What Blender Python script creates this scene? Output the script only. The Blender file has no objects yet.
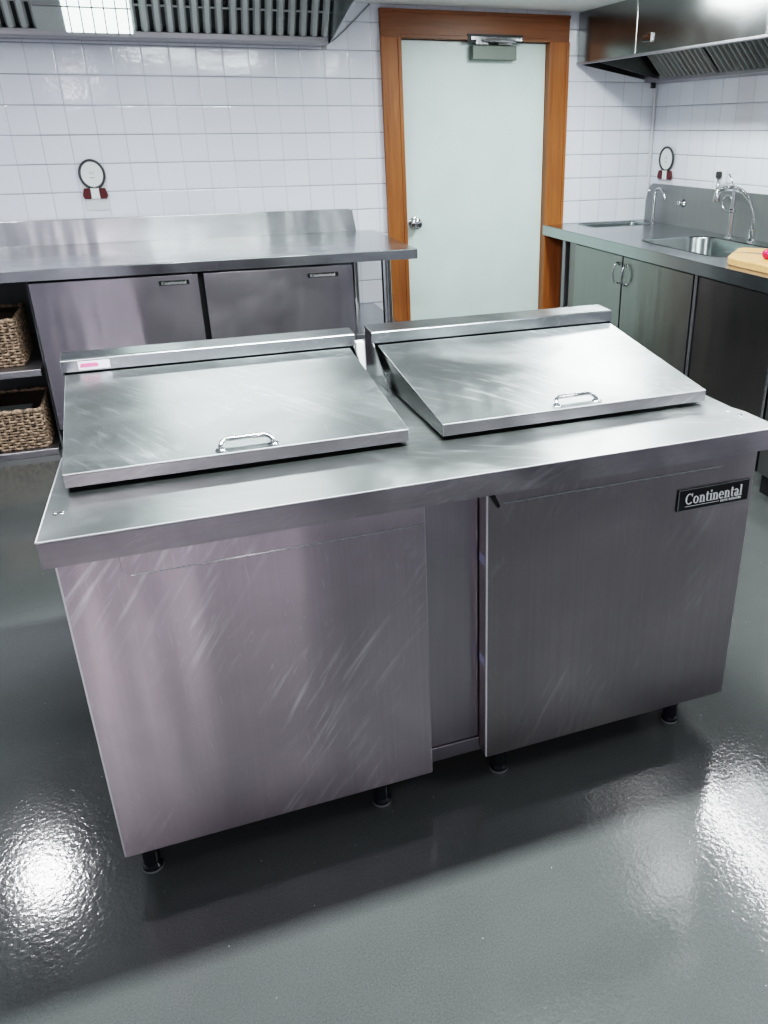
import bpy, bmesh, math, random
from mathutils import Vector, Matrix
random.seed(7)
PI = math.pi
COL = bpy.context.scene.collection

# ------------------------------------------------------------------ node helpers
def newmat(name):
    m = bpy.data.materials.new(name); m.use_nodes = True
    nt = m.node_tree
    for n in list(nt.nodes): nt.nodes.remove(n)
    out = nt.nodes.new('ShaderNodeOutputMaterial'); b = nt.nodes.new('ShaderNodeBsdfPrincipled')
    nt.links.new(b.outputs[0], out.inputs[0])
    return m, nt, b
class G:
    def __init__(s, nt): s.nt = nt
    def put(s, sock, v):
        if hasattr(v, 'links'): s.nt.links.new(v, sock)
        elif v is not None: sock.default_value = v
    def n(s, t, **k):
        n = s.nt.nodes.new(t)
        for a, v in k.items(): setattr(n, a, v)
        return n
    def m(s, op, a, b=None, c=None, clamp=False):
        n = s.n('ShaderNodeMath', operation=op, use_clamp=clamp); s.put(n.inputs[0], a)
        if b is not None: s.put(n.inputs[1], b)
        if c is not None: s.put(n.inputs[2], c)
        return n.outputs[0]
    def mapping(s, vec, scale=(1,1,1), rot=(0,0,0), loc=(0,0,0)):
        n = s.n('ShaderNodeMapping'); s.put(n.inputs['Vector'], vec)
        n.inputs['Scale'].default_value = scale; n.inputs['Rotation'].default_value = rot; n.inputs['Location'].default_value = loc
        return n.outputs[0]
    def noise(s, vec, scale, detail=2, rough=.5, dist=0, out='Fac'):
        n = s.n('ShaderNodeTexNoise'); s.put(n.inputs['Vector'], vec)
        n.inputs['Scale'].default_value = scale; n.inputs['Detail'].default_value = detail
        n.inputs['Roughness'].default_value = rough; n.inputs['Distortion'].default_value = dist
        return n.outputs[out]
    def ramp(s, v, a, b, lo=0., hi=1.):
        n = s.n('ShaderNodeMapRange'); s.put(n.inputs[0], v); n.inputs[1].default_value = a; n.inputs[2].default_value = b
        n.inputs[3].default_value = lo; n.inputs[4].default_value = hi
        return n.outputs[0]
    def mix(s, f, a, b):
        n = s.n('ShaderNodeMix', data_type='RGBA'); s.put(n.inputs[0], f); s.put(n.inputs[6], a); s.put(n.inputs[7], b)
        return n.outputs[2]
    def bump(s, h, strength=.2, dist=.01, normal=None):
        n = s.n('ShaderNodeBump'); s.put(n.inputs['Height'], h); n.inputs['Strength'].default_value = strength
        n.inputs['Distance'].default_value = dist
        if normal is not None: s.put(n.inputs['Normal'], normal)
        return n.outputs[0]
    def pos(s): return s.n('ShaderNodeNewGeometry').outputs['Position']
    def obj(s): return s.n('ShaderNodeTexCoord').outputs['Object']
def c4(r, g=None, b=None):
    if g is None: g = b = r
    return (r, g, b, 1)

def plain(name, col, rough=.5, metal=0., spec=.5, coat=0., emit=None):
    m, nt, b = newmat(name); g = G(nt)
    nz = g.noise(g.obj(), 3.5, 3)
    f = g.ramp(nz, .3, .7)
    b.inputs['Base Color'].default_value = c4(*col)
    nt.links.new(g.mix(f, c4(*[x*.95 for x in col]), c4(*[min(1, x*1.03) for x in col])), b.inputs['Base Color'])
    b.inputs['Roughness'].default_value = rough; b.inputs['Metallic'].default_value = metal
    b.inputs['Coat Weight'].default_value = coat
    return m

ANR = 0.25
def steel(name, col=(.62,.63,.64), rough=.26, brush='X', brush_amt=.10, scratch=None, blotch=.5, wave=.25, aniso=.0, dark=None):
    """brushed stainless sheet: fine grain, cloudy wear, wipe scratches, slight sheet waviness"""
    m, nt, b = newmat(name); g = G(nt)
    o = g.obj()
    sc = {'X': (1.5, 140, 140), 'Y': (140, 1.5, 140), 'Z': (140, 140, 1.5)}[brush]
    grain = g.noise(g.mapping(o, sc), 1.0, 2)
    cloud = g.noise(o, 3.2, 5, .6, .6)
    cl = g.ramp(cloud, .35, .7)
    r = g.m('ADD', rough, g.m('MULTIPLY', g.m('SUBTRACT', grain, .5), brush_amt))
    r = g.m('ADD', r, g.m('MULTIPLY', g.m('SUBTRACT', cl, .5), blotch*.16))
    colr = g.mix(cl, c4(*[x*(1-.16*blotch) for x in col]), c4(*[min(1, x*(1+.08*blotch)) for x in col]))
    colr = g.mix(g.m('MULTIPLY', g.ramp(grain, .35, .65), .18), colr, c4(*[x*.75 for x in col]))
    if scratch:
        ang, amt, size, axis = scratch            # diagonal wipe marks
        rot = {'Y': (0, ang, 0), 'Z': (0, 0, ang), 'X': (ang, 0, 0)}[axis]
        bend = g.n('ShaderNodeVectorMath', operation='MULTIPLY_ADD')
        g.put(bend.inputs[0], g.noise(o, 1.4, 1, out='Color')); bend.inputs[1].default_value = (.22,.22,.22); g.put(bend.inputs[2], o)
        v = g.mapping(bend.outputs[0], (3*size, 95*size, 95*size) if axis != 'X' else (95*size, 3*size, 95*size), rot)
        # rotate first, then stretch
        v = g.mapping(g.mapping(bend.outputs[0], (1,1,1), rot), (5*size, 70*size, 70*size))
        s1 = g.ramp(g.noise(v, 1.0, 3, .6), .52, .74)
        mask = g.ramp(g.noise(g.mapping(o, (1,1,1), loc=(3.1,1.7,.4)), 3.6, 3, .55), .47, .62)
        s = g.m('MULTIPLY', g.m('MULTIPLY', s1, mask), amt, clamp=True)
        fine = g.mapping(g.mapping(bend.outputs[0], (1,1,1), tuple(x*1.7 for x in rot)), (8*size, 240*size, 240*size))
        s2 = g.ramp(g.noise(fine, 1.0, 2), .66, .74)
        s = g.m('ADD', s, g.m('MULTIPLY', s2, amt*.35), clamp=True)
        colr = g.mix(s, colr, c4(.93,.93,.95))
        r = g.m('ADD', r, g.m('MULTIPLY', s, .12))
    r = g.m('MAXIMUM', r, .292) if rough >= .28 else g.m('MINIMUM', r, .255)
    nt.links.new(colr, b.inputs['Base Color']); nt.links.new(r, b.inputs['Roughness'])
    b.inputs['Metallic'].default_value = 1.0
    w = g.noise(g.mapping(o, (1.6,1.6,.22)) if brush == 'Z' else o, 2.3, 2, .4)
    nrm = g.bump(w, wave, .05)
    nt.links.new(nrm, b.inputs['Normal'])
    if aniso:
        b.inputs['Anisotropic'].default_value = aniso
        t = g.n('ShaderNodeTangent', direction_type='RADIAL', axis='Z'); nt.links.new(t.outputs[0], b.inputs['Tangent'])
        b.inputs['Anisotropic Rotation'].default_value = ANR
    return m

def tile_mat(name, axis, ox, oz=1.047, pu=.1445, pz=.149):
    m, nt, b = newmat(name); g = G(nt)
    sep = g.n('ShaderNodeSeparateXYZ'); g.put(sep.inputs[0], g.pos())
    u = g.m('DIVIDE', g.m('SUBTRACT', sep.outputs[axis], ox), pu); v = g.m('DIVIDE', g.m('SUBTRACT', sep.outputs[2], oz), pz)
    fu, fv = g.m('FRACT', u), g.m('FRACT', v)
    comb = g.n('ShaderNodeCombineXYZ'); g.put(comb.inputs[0], g.m('FLOOR', u)); g.put(comb.inputs[1], g.m('FLOOR', v))
    wn = g.n('ShaderNodeTexWhiteNoise', noise_dimensions='3D'); g.put(wn.inputs['Vector'], comb.outputs[0])
    sc = g.n('ShaderNodeSeparateXYZ'); g.put(sc.inputs[0], wn.outputs['Color'])
    # grout distance
    du = g.m('MINIMUM', fu, g.m('SUBTRACT', 1, fu)); dv = g.m('MINIMUM', fv, g.m('SUBTRACT', 1, fv))
    gu = g.ramp(du, .008, .018, .50, 1); gv = g.ramp(dv, .010, .022)
    t = g.m('MULTIPLY', gu, gv)
    soft = g.m('MULTIPLY', g.ramp(du, .0, .05, .6, 1), g.ramp(dv, .0, .06))
    tilt = g.m('ADD', g.m('MULTIPLY', g.m('SUBTRACT', sc.outputs[0], .5), fu), g.m('MULTIPLY', g.m('SUBTRACT', sc.outputs[1], .5), fv))
    h = g.m('ADD', g.m('MULTIPLY', tilt, 1.1), g.m('MULTIPLY', soft, .8))
    h = g.m('ADD', h, g.m('MULTIPLY', g.noise(g.pos(), 22, 2), .35))
    grout = g.mix(g.ramp(g.noise(g.pos(), 3, 2), .3, .7), c4(.20,.21,.25), c4(.46,.48,.54))
    val = g.m('MULTIPLY', sc.outputs[2], .8)
    tc = g.mix(val, c4(.75,.765,.84), c4(.80,.815,.88))
    nt.links.new(g.mix(t, grout, tc), b.inputs['Base Color'])
    nt.links.new(g.ramp(t, 0, 1, .6, .10), b.inputs['Roughness'])
    b.inputs['Specular IOR Level'].default_value = .5
    nt.links.new(g.bump(h, .8, .0026), b.inputs['Normal'])
    return m

def floor_mat():
    m, nt, b = newmat('grey_epoxy_floor'); g = G(nt)
    p = g.pos()
    peel = g.noise(p, 85, 2, .5, .4)
    mott = g.noise(p, 2.2, 4, .6)
    fine = g.noise(p, 260, 2)
    col = g.mix(g.ramp(mott, .3, .7), c4(.066,.070,.070), c4(.083,.087,.087))
    col = g.mix(g.m('MULTIPLY', g.ramp(fine, .35, .7), .3), col, c4(.15,.16,.155))
    speck = g.ramp(g.noise(p, 120, 1), .80, .83)
    col = g.mix(speck, col, c4(.5,.5,.5))
    nt.links.new(col, b.inputs['Base Color'])
    nt.links.new(g.ramp(mott, .3, .7, .09, .13), b.inputs['Roughness'])
    b.inputs['Specular IOR Level'].default_value = 1.0
    n = g.bump(peel, .17, .0022)
    nt.links.new(n, b.inputs['Normal'])
    return m

def wood_mat(name, axis, base=(.42,.15,.04), dark=(.19,.06,.016)):
    m, nt, b = newmat(name); g = G(nt)
    sc = {'X': (2.2, 40, 40), 'Z': (40, 40, 2.2)}[axis]
    p = g.pos()
    gr = g.noise(g.mapping(p, sc), 1, 4, .6, .8)
    big = g.noise(g.mapping(p, tuple(x*.25 for x in sc)), 1, 3, .5, 1.2)
    f = g.m('ADD', g.m('MULTIPLY', g.ramp(gr, .3, .7), .55), g.m('MULTIPLY', g.ramp(big, .3, .7), .45))
    nt.links.new(g.mix(f, c4(*dark), c4(*base)), b.inputs['Base Color'])
    b.inputs['Roughness'].default_value = .42
    nt.links.new(g.bump(gr, .15, .002), b.inputs['Normal'])
    return m

def wicker_mat():
    m, nt, b = newmat('woven_seagrass'); g = G(nt)
    f = g.noise(g.obj(), 60, 3, .6)
    f2 = g.noise(g.obj(), 300, 2)
    c = g.mix(g.ramp(f, .42, .58), c4(.025,.012,.008), c4(.38,.25,.175))
    nt.links.new(g.mix(g.m('MULTIPLY', g.ramp(f2,.4,.6), .35), c, c4(.72,.58,.44)), b.inputs['Base Color'])
    b.inputs['Roughness'].default_value = .7
    return m

M = {}

M['tile_x'] = tile_mat('white_wall_tile_back', 0, -.218)
M['tile_y'] = tile_mat('white_wall_tile_side', 1, 5.32, pu=.149)
M['floor'] = floor_mat()
M['wood_v'] = wood_mat('oak_casing_upright', 'Z')
M['wood_h'] = wood_mat('oak_casing_head', 'X', (.27,.095,.028), (.13,.042,.012))  # oak darkened to paint in the shade on the head
M['ceiling'] = plain('painted_ceiling', (.84,.86,.86), .6)
M['door'] = plain('painted_white_door', (.66,.78,.745), .38)
M['top'] = steel('steel_top', (.45,.475,.475), .30, 'X', .05, (.5, .40, 1.0, 'Z'), 1.2, .16)
M['lid'] = steel('steel_lid', (.45,.475,.48), .31, 'X', .06, (.9, .60, 1.2, 'Z'), 1.5, .16)
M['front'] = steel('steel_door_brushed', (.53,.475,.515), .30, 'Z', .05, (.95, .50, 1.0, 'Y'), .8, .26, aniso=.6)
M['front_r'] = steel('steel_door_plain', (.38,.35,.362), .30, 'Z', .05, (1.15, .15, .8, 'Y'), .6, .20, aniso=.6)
M['lip'] = steel('steel_lip', (.42,.395,.415), .30, 'X', .05, (.3, .30, 1.5, 'Y'), 1.4, .10)
M['body'] = steel('steel_body', (.44,.405,.44), .31, 'Z', .04, None, .5, .20, aniso=.5)
M['house'] = steel('steel_housing', (.42,.44,.45), .24, 'X', .05, (.9, .25, 1.0, 'Z'), .8, .12)
M['ctop'] = steel('steel_worktop', (.50,.52,.53), .22, 'X', .05, (.5, .15, 1.0, 'Z'), .7, .20)
M['splash'] = steel('steel_upstand', (.58,.59,.60), .22, 'Z', .05, None, .5, .30, aniso=.8)
M['fridge'] = steel('steel_fridge_door', (.40,.38,.41), .24, 'Z', .04, None, .3, .35, aniso=.75)
M['sink'] = steel('steel_sink_top', (.46,.49,.49), .24, 'Y', .05, None, .5, .10)
M['basin'] = steel('steel_basin', (.30,.33,.33), .22, 'Y', .05, None, .4, .04)
M['sinksplash'] = steel('steel_sink_upstand', (.36,.37,.37), .50, 'Z', .04, None, .4, .10)
M['sinkdoor'] = steel('steel_sink_door', (.31,.31,.30), .30, 'Z', .04, None, .3, .20, aniso=.75)
M['darkdoor'] = steel('steel_dark_door', (.25,.23,.225), .30, 'Z', .04, None, .3, .20, aniso=.75)  # sink door steel, darkened in colour for the dark things it mirrors
M['hood'] = steel('steel_hood', (.33,.34,.34), .22, 'X', .04, None, .3, .05)
M['filter'] = steel('steel_filter', (.52,.54,.54), .40, 'Z', .04, None, .5, .03)
M['filter_dark'] = steel('steel_filter_grimy', (.20,.215,.21), .45, 'Z', .04, None, .5, .03)  # darker steel for the right hood filters
M['gutter'] = steel('steel_gutter', (.36,.35,.37), .42, 'X', .04, None, .4, .03)
M['sidesteel'] = steel('steel_side_sheet', (.20,.205,.205), .24, 'Z', .04, None, .5, .12)  # steel darkened to paint the shade on cheeks and lid sides
M['filter'].node_tree.nodes['Principled BSDF'].inputs['Metallic'].default_value = .35
M['brightedge'] = plain('bright_sheet_edge', (.86,.85,.88), .35, .6)  # pale metal for painted edge highlights
M['chrome'] = plain('chrome', (.60,.61,.62), .09, 1)
M['handle'] = plain('polished_steel', (.66,.67,.68), .16, 1)
M['black'] = plain('black_gap', (.012,.012,.014), .5)
M['blackgloss'] = plain('black_leg_plastic', (.012,.013,.018), .22)
M['badge'] = plain('black_badge', (.012,.012,.013), .3)
M['silver'] = plain('silver_letter', (.78,.79,.80), .35)
M['white'] = plain('white_plastic', (.78,.80,.80), .4)
M['offwhite'] = plain('white_paint', (.66,.66,.68), .5)
M['pink'] = plain('pink_ink', (.75,.16,.30), .5)
M['sticker'] = plain('white_sticker', (.72,.70,.78), .5)
M['lilac'] = plain('lilac_sticker', (.50,.52,.72), .5)
M['red'] = plain('dark_red_clip', (.085,.007,.010), .35)
M['rubber'] = plain('dark_rim', (.05,.052,.055), .35)
M['board'] = wood_mat('cutting_board_wood', 'X', (.74,.42,.20), (.56,.28,.11))
M['tomato'] = plain('red_skin', (.72,.03,.09), .25)
M['wicker'] = wicker_mat()
M['wickerdark'] = plain('basket_inner', (.035,.018,.012), .8)
M['grey'] = plain('grey_plastic', (.16,.17,.17), .4)
M['closer'] = plain('closer_body', (.17,.20,.175), .5, .3)
M['cabledark'] = plain('grey_cable', (.25,.25,.26), .5)
M['knife'] = plain('knife_blade', (.62,.62,.62), .25, 1)

# ------------------------------------------------------------------ mesh helpers
class MB:
    def __init__(s): s.bm = bmesh.new()
    def box(s, x0, x1, y0, y1, z0, z1, mtx=None):
        c = [(x0,y0,z0),(x1,y0,z0),(x1,y1,z0),(x0,y1,z0),(x0,y0,z1),(x1,y0,z1),(x1,y1,z1),(x0,y1,z1)]
        return s.hexa(c, mtx)
    def hexa(s, c, mtx=None):
        v = [s.bm.verts.new(mtx @ Vector(p) if mtx else p) for p in c]
        for f in ((0,3,2,1),(4,5,6,7),(0,1,5,4),(1,2,6,5),(2,3,7,6),(3,0,4,7)): s.bm.faces.new([v[i] for i in f])
        return s
    def prism(s, pts, a, b, axis='x'):
        """polygon pts in the two other axes, extruded a..b along axis"""
        def P(p, t): return {'x': (t, p[0], p[1]), 'y': (p[0], t, p[1]), 'z': (p[0], p[1], t)}[axis]
        A = [s.bm.verts.new(P(p, a)) for p in pts]; B = [s.bm.verts.new(P(p, b)) for p in pts]
        s.bm.faces.new(A); s.bm.faces.new(B[::-1]); n = len(pts)
        for i in range(n): s.bm.faces.new([A[i], B[i], B[(i+1)%n], A[(i+1)%n]])
        return s
    def tube(s, pts, r, seg=10, closed=False, cap=True):
        pts = [Vector(p) for p in pts]; n = len(pts); rings = []
        up = None
        for i, p in enumerate(pts):
            if closed: t = pts[(i+1)%n]-pts[i-1]
            else: t = pts[min(i+1,n-1)]-pts[max(i-1,0)]
            t.normalize()
            if up is None: up = Vector((0,0,1)) if abs(t.z) < .9 else Vector((1,0,0))
            a = t.cross(up); a.normalize(); up = a.cross(t); up.normalize()
            rr = r[i] if isinstance(r, (list,tuple)) else r
            rings.append([s.bm.verts.new(p + (a*math.cos(2*PI*k/seg)+up*math.sin(2*PI*k/seg))*rr) for k in range(seg)])
        for i in range(n if closed else n-1):
            A, B = rings[i], rings[(i+1)%n]
            for k in range(seg): s.bm.faces.new([A[k], A[(k+1)%seg], B[(k+1)%seg], B[k]])
        if cap and not closed: s.bm.faces.new(rings[0][::-1]); s.bm.faces.new(rings[-1])
        return s
    def lathe(s, prof, loc=(0,0,0), rot=None, seg=24):
        """profile [(r,z)...]"""
        mt = Matrix.Translation(loc) @ (rot.to_4x4() if rot else Matrix())
        rings = []
        for r, z in prof:
            if r < 1e-5: rings.append([s.bm.verts.new(mt @ Vector((0,0,z)))])
            else: rings.append([s.bm.verts.new(mt @ Vector((r*math.cos(2*PI*k/seg), r*math.sin(2*PI*k/seg), z))) for k in range(seg)])
        for A, B in zip(rings, rings[1:]):
            for k in range(seg):
                q = []
                for w in ((A,k),(A,k+1),(B,k+1),(B,k)):
                    v = w[0][w[1] % len(w[0])]
                    if v not in q: q.append(v)
                if len(q) > 2: s.bm.faces.new(q)
        if len(rings[0]) > 1: s.bm.faces.new(rings[0][::-1])
        if len(rings[-1]) > 1: s.bm.faces.new(rings[-1])
        return s

def arc(cx, cy, r, a0, a1, n=8):
    return [(cx+r*math.cos(math.radians(a0+(a1-a0)*i/n)), cy+r*math.sin(math.radians(a0+(a1-a0)*i/n))) for i in range(n+1)]
def rrect(x0, x1, y0, y1, r, n=6):
    return arc(x1-r,y1-r,r,0,90,n)+arc(x0+r,y1-r,r,90,180,n)+arc(x0+r,y0+r,r,180,270,n)+arc(x1-r,y0+r,r,270,360,n)

def build(name, mb, mat, parent=None, bevel=0, smooth=False, world=False):
    me = bpy.data.meshes.new(name)
    bmesh.ops.recalc_face_normals(mb.bm, faces=mb.bm.faces)
    mb.bm.to_mesh(me); mb.bm.free()
    for m in (mat if isinstance(mat, (list,tuple)) else [mat]): me.materials.append(m)
    o = bpy.data.objects.new(name, me); COL.objects.link(o)
    if parent is not None:
        if world:          # mesh was drawn in room coordinates: bring it to the thing's base
            r = parent
            while r.parent: r = r.parent
            me.transform(Matrix.Translation(-r.location))
        o.parent = parent
    if smooth:
        for p in me.polygons: p.use_smooth = True
    if bevel:
        b = o.modifiers.new('edge', 'BEVEL'); b.width = bevel; b.segments = 2; b.limit_method = 'ANGLE'; b.angle_limit = math.radians(40)
        b.harden_normals = False
    return o
def auto_smooth(o, ang=40):
    me = o.data
    for p in me.polygons: p.use_smooth = True
    me.update()
    bm = bmesh.new(); bm.from_mesh(me)
    for e in bm.edges:
        if len(e.link_faces) == 2 and e.calc_face_angle(0) > math.radians(ang): e.smooth = False
    bm.to_mesh(me); bm.free()
    return o
def thing(name, label, cat, loc=(0,0,0), rotz=0, group=None):
    o = bpy.data.objects.new(name, None); COL.objects.link(o)
    o.location = loc; o.rotation_euler = (0,0,rotz); o['label'] = label; o['category'] = cat
    o.empty_display_size = .1
    if group: o['group'] = group
    return o
def tag(o, label, cat, group=None):
    o['label'] = label; o['category'] = cat
    if group: o['group'] = group
    return o
def struct(name, mb, mat, **k):
    o = build(name, mb, mat, **k); 
    if o.parent is None: o['kind'] = 'structure'
    return o

# ------------------------------------------------------------------ lettering (serif, drawn stroke by stroke)
def word_continental():
    """returns polygons (x, y) of the word with x-height 1 and overall advance"""
    polys = []; X = 0.
    thick, thin = .26, .10
    def rect(x0, y0, x1, y1): polys.append([(x0,y0),(x1,y0),(x1,y1),(x0,y1)])
    def serif(x, y, w=.5): rect(x-w/2, y, x+w/2, y+.08)
    def ring(cx, cy, rx, ry, a0, a1, n=20):     # thick on the sides, thin at top and bottom
        prev = None
        for i in range(n+1):
            a = math.radians(a0+(a1-a0)*i/n); w = thin+(thick-thin)*abs(math.cos(a))
            o_ = (cx+rx*math.cos(a), cy+ry*math.sin(a)); q = (cx+(rx-w)*math.cos(a), cy+(ry-thin-.02*abs(math.sin(a)))*math.sin(a))
            if prev: polys.append([prev[0], o_, q, prev[1]])
            prev = (o_, q)
    def stem(x, y0, y1): rect(x-thick/2, y0, x+thick/2, y1)
    def slant(x0, y0, x1, y1, w): polys.append([(x0,y0),(x0+w,y0),(x1+w,y1),(x1,y1)])
    def n_(X):
        stem(X+.25, 0, 1); serif(X+.25, 0); rect(X, .92, X+.25, 1)
        ring(X+.55, .62, .38, .40, 0, 150, 12); stem(X+.80, 0, .65); serif(X+.80, 0); return X+1.12
    def t_(X):
        stem(X+.28, .18, 1.35); rect(X, .92, X+.62, 1); ring(X+.47, .28, .32, .29, 180, 300, 8); return X+.72
    def i_(X):
        stem(X+.25, 0, 1); serif(X+.25, 0); rect(X, .92, X+.25, 1); rect(X+.12, 1.22, X+.38, 1.46); return X+.55
    # C
    ring(X+.68, .72, .68, .74, 42, 318, 28); rect(X+1.12, 1.0, X+1.22, 1.46); X += 1.38
    # o
    ring(X+.48, .5, .48, .52, 0, 360, 28); X += 1.08
    X = n_(X); X = t_(X); X = i_(X); X = n_(X)
    # e
    ring(X+.46, .5, .46, .52, 0, 318, 26); rect(X+.16, .48, X+.90, .58); X += 1.0
    X = n_(X); X = t_(X)
    # a
    ring(X+.36, .70, .36, .32, 10, 160, 10); stem(X+.62, .08, .72); ring(X+.36, .28, .34, .30, 60, 330, 16); rect(X+.58, 0, X+.88, .10); X += .95
    # l
    stem(X+.25, 0, 1.5); serif(X+.25, 0); rect(X, 1.42, X+.25, 1.5); X += .5
    return polys, X
WORD, WORDW = word_continental()
def badge(parent, x0, x1, z0, z1, y, subtitle=True):
    """black maker's plate on a face looking towards -y; front at y"""
    p = build('badge', MB().box(x0, x1, y-.004, y, z0, z1), M['badge'], parent, bevel=.0008)
    w, h = x1-x0, z1-z0
    fr = MB(); t = h*.035
    for a in ((x0, x0+t*1.5, z0, z1), (x1-t, x1, z0, z1)): fr.box(a[0], a[1], y-.0046, y-.004, a[2], a[3])
    for a in ((x0, x1, z1-t, z1), (x0, x1, z0, z0+t)): fr.box(a[0], a[1], y-.0046, y-.004, a[2], a[3])
    build('badge_border', fr, M['grey'], p)
    s = (w*.80)/WORDW; sz = min(s*1.25, h*.50/1.5) if subtitle else h*.62/1.5
    ox, oz = x0+w*.10, z0+h*(.30 if subtitle else .19)
    lt = MB()
    for q in WORD:
        lt.prism([(ox+a*s, oz+b*sz) for a, b in q], y-.0055, y-.004, 'y')
    build('lettering', lt, M['silver'], p)
    if subtitle:
        sb = MB(); random.seed(3)
        X = x0+w*.60
        sb.box(x0+w*.1, x0+w*.58, y-.005, y-.004, z0+h*.19, z0+h*.205)
        # small capitals REFRIGERATOR under the name
        glyph = {'R': '1110101110101', 'E': '111100110100111', 'F': '', 'I': '', 'G': '', 'A': '', 'T': '', 'O': ''}
        G5 = {'R':['110','101','110','101','101'],'E':['111','100','110','100','111'],'F':['111','100','110','100','100'],'I':['010','010','010','010','010'],
              'G':['011','100','101','101','011'],'A':['010','101','111','101','101'],'T':['111','010','010','010','010'],'O':['111','101','101','101','111']}
        cw = w*.30/(12*4); ch = h*.10/5
        for k, chh in enumerate('REFRIGERATOR'):
            for r_, row in enumerate(G5[chh]):
                for c_, bit in enumerate(row):
                    if bit == '1':
                        xx = X+(k*4+c_)*cw; zz = z0+h*.14+(4-r_)*ch
                        sb.box(xx, xx+cw, y-.005, y-.004, zz, zz+ch)
        build('small_lettering', sb, M['silver'], p)
    return p

# ------------------------------------------------------------------ room
D, RX, CZ = 5.32, 3.355, 2.188
LX, FY = -2.6, -4.4
struct('floor', MB().box(LX-.2, RX+.2, FY-.2, D+.3, -.12, 0), M['floor'])
struct('ceiling', MB().box(LX-.2, RX+.2, FY-.2, D+.3, CZ, CZ+.1), M['ceiling'])
OX0, OX1, OZ = 1.545, 2.535, 2.016
wb = MB().box(LX-.15, OX0, D, D+.15, 0, CZ).box(OX1, RX+.15, D, D+.15, 0, CZ).box(OX0, OX1, D, D+.15, OZ, CZ)
struct('wall_back', wb, M['tile_x'])
struct('wall_right', MB().box(RX, RX+.15, FY-.15, D, 0, CZ), M['tile_y'])
struct('wall_left', MB().box(LX-.15, LX, FY-.15, D, 0, CZ), M['tile_y'])
struct('wall_front', MB().box(LX, RX, FY-.15, FY, 0, CZ), M['tile_x'])
# vertical cover trim in the right back corner
struct('trim_1', MB().tube([(RX-.012, D-.012, .90), (RX-.012, D-.012, 1.80)], .011, 10), M['offwhite'])

# door in the back wall
dr = bpy.data.objects.new('door_1', None); COL.objects.link(dr); dr.location = (2.04, D, 0); dr['kind'] = 'structure'
fx0, fx3, ft = 1.422, 2.668, 2.163
cas = MB().box(fx0, OX0+.004, D-.028, D+.002, 0, ft-.147).box(OX1-.004, fx3, D-.028, D+.002, 0, ft-.147)
cas.box(OX0-.02, OX0+.002, D-.033, D+.08, 0, OZ).box(OX1-.002, OX1+.018, D-.033, D+.08, 0, OZ)
cas.box(fx0-.001, fx0+.018, D-.036, D, 0, ft-.147).box(fx3-.018, fx3+.001, D-.036, D, 0, ft-.147)
build('door_casing', cas, M['wood_v'], dr, bevel=.002, world=True)
hd = MB().box(fx0, fx3, D-.028, D+.002, OZ-.002, ft).box(OX0, OX1, D-.033, D+.08, OZ-.004, OZ+.016).box(fx0-.001, fx3+.001, D-.036, D, ft-.018, ft+.001)
build('door_casing_head', hd, M['wood_h'], dr, bevel=.002, world=True)
leaf = build('door_leaf', MB().box(OX0+.004, OX1-.004, D+.035, D+.075, .008, OZ-.008), M['door'], dr, bevel=.002, world=True)
kn = MB().lathe([(.038,0),(.038,.006),(.017,.011),(.015,.034),(.032,.042),(.038,.056),(.034,.070),(.014,.077),(0,.078)], (1.612, D+.035, .945), Matrix.Rotation(PI/2,3,'X'))
auto_smooth(build('door_knob', kn, M['chrome'], leaf, world=True))
cl = build('door_closer', MB().box(2.005, 2.30, D-.03, D+.035, 1.905, 1.985), M['closer'], dr, bevel=.004, world=True)
arm = MB().box(1.99, 2.33, D-.045, D-.026, 2.012, 2.03).box(2.02, 2.10, D-.05, D-.01, 1.988, 2.012).box(2.17, 2.26, D-.05, D-.01, 1.988, 2.014)
arm.tube([(2.06,D-.05,2.008),(2.16,D-.10,2.006),(2.28,D-.05,2.006)], .008, 8)
build('closer_arm', arm, M['chrome'], cl, world=True)
bk = MB().box(1.97, 2.34, D-.034, D-.026, 2.0, 2.045)
build('closer_bracket', bk, M['black'], cl, world=True)

# ------------------------------------------------------------------ sandwich preparation table (front, centre)
TX, TY, TR, H = -.261, 1.367, .009, .894
W, DEP, LIP = 1.53, .86, .052
pt = thing('refrigerated_prep_table', 'stainless steel two-door refrigerated prep table with two sloped lids, standing mid-floor', 'prep table', (TX, TY, 0), TR)
# countertop: sheet with turned-down edges (slightly wider at the back left, worn corners)
ct = MB()
bl = .03
outer = [(0.004,0),(W-.004,0),(W,.004),(W-.002,.12),(W-.012,.16),(W-.006,DEP),(bl,DEP),(0,.004)]
ct.prism([(a,b) for a, b in outer], H-.004, H, 'z')
def skirt(a, b, t=.003):
    d = (Vector(b)-Vector(a)).normalized(); n = Vector((-d.y, d.x))*t
    ct.prism([a, b, (b[0]+n.x, b[1]+n.y), (a[0]+n.x, a[1]+n.y)], H-LIP, H-.003, 'z')
for i in range(len(outer)): skirt(outer[i], outer[(i+1) % len(outer)])
# hems under the front lip
ct.box(.004, W-.004, .003, .02, H-LIP, H-LIP+.003)
auto_smooth(build('countertop', ct, [M['top']], pt, bevel=.0012), 30)
lipo = MB().box(0.002, W-.002, -.0012, .0005, H-LIP+.001, H-.0035)
build('countertop_edge', lipo, M['lip'], pt)
build('worn_edge', MB().box(.002, W-.002, -.0016, .0008, H-.0022, H+.0002).tube([(0,.001,H-.001),(.014,.40,H-.001)], .0016, 6), M['brightedge'], pt)  # bright bar and tube put in as the countertop edge highlight
for (x,y,r) in ((.028,.112,.011),(1.502,.10,.010),(1.49,.135,.006)):
    dn_ = MB().lathe([(r,0),(r*.8,.0012),(r*.3,.0016),(0,.0017)], (x,y,H), None, 12)
    build('dent', dn_, M['handle'], pt, smooth=True)
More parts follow.
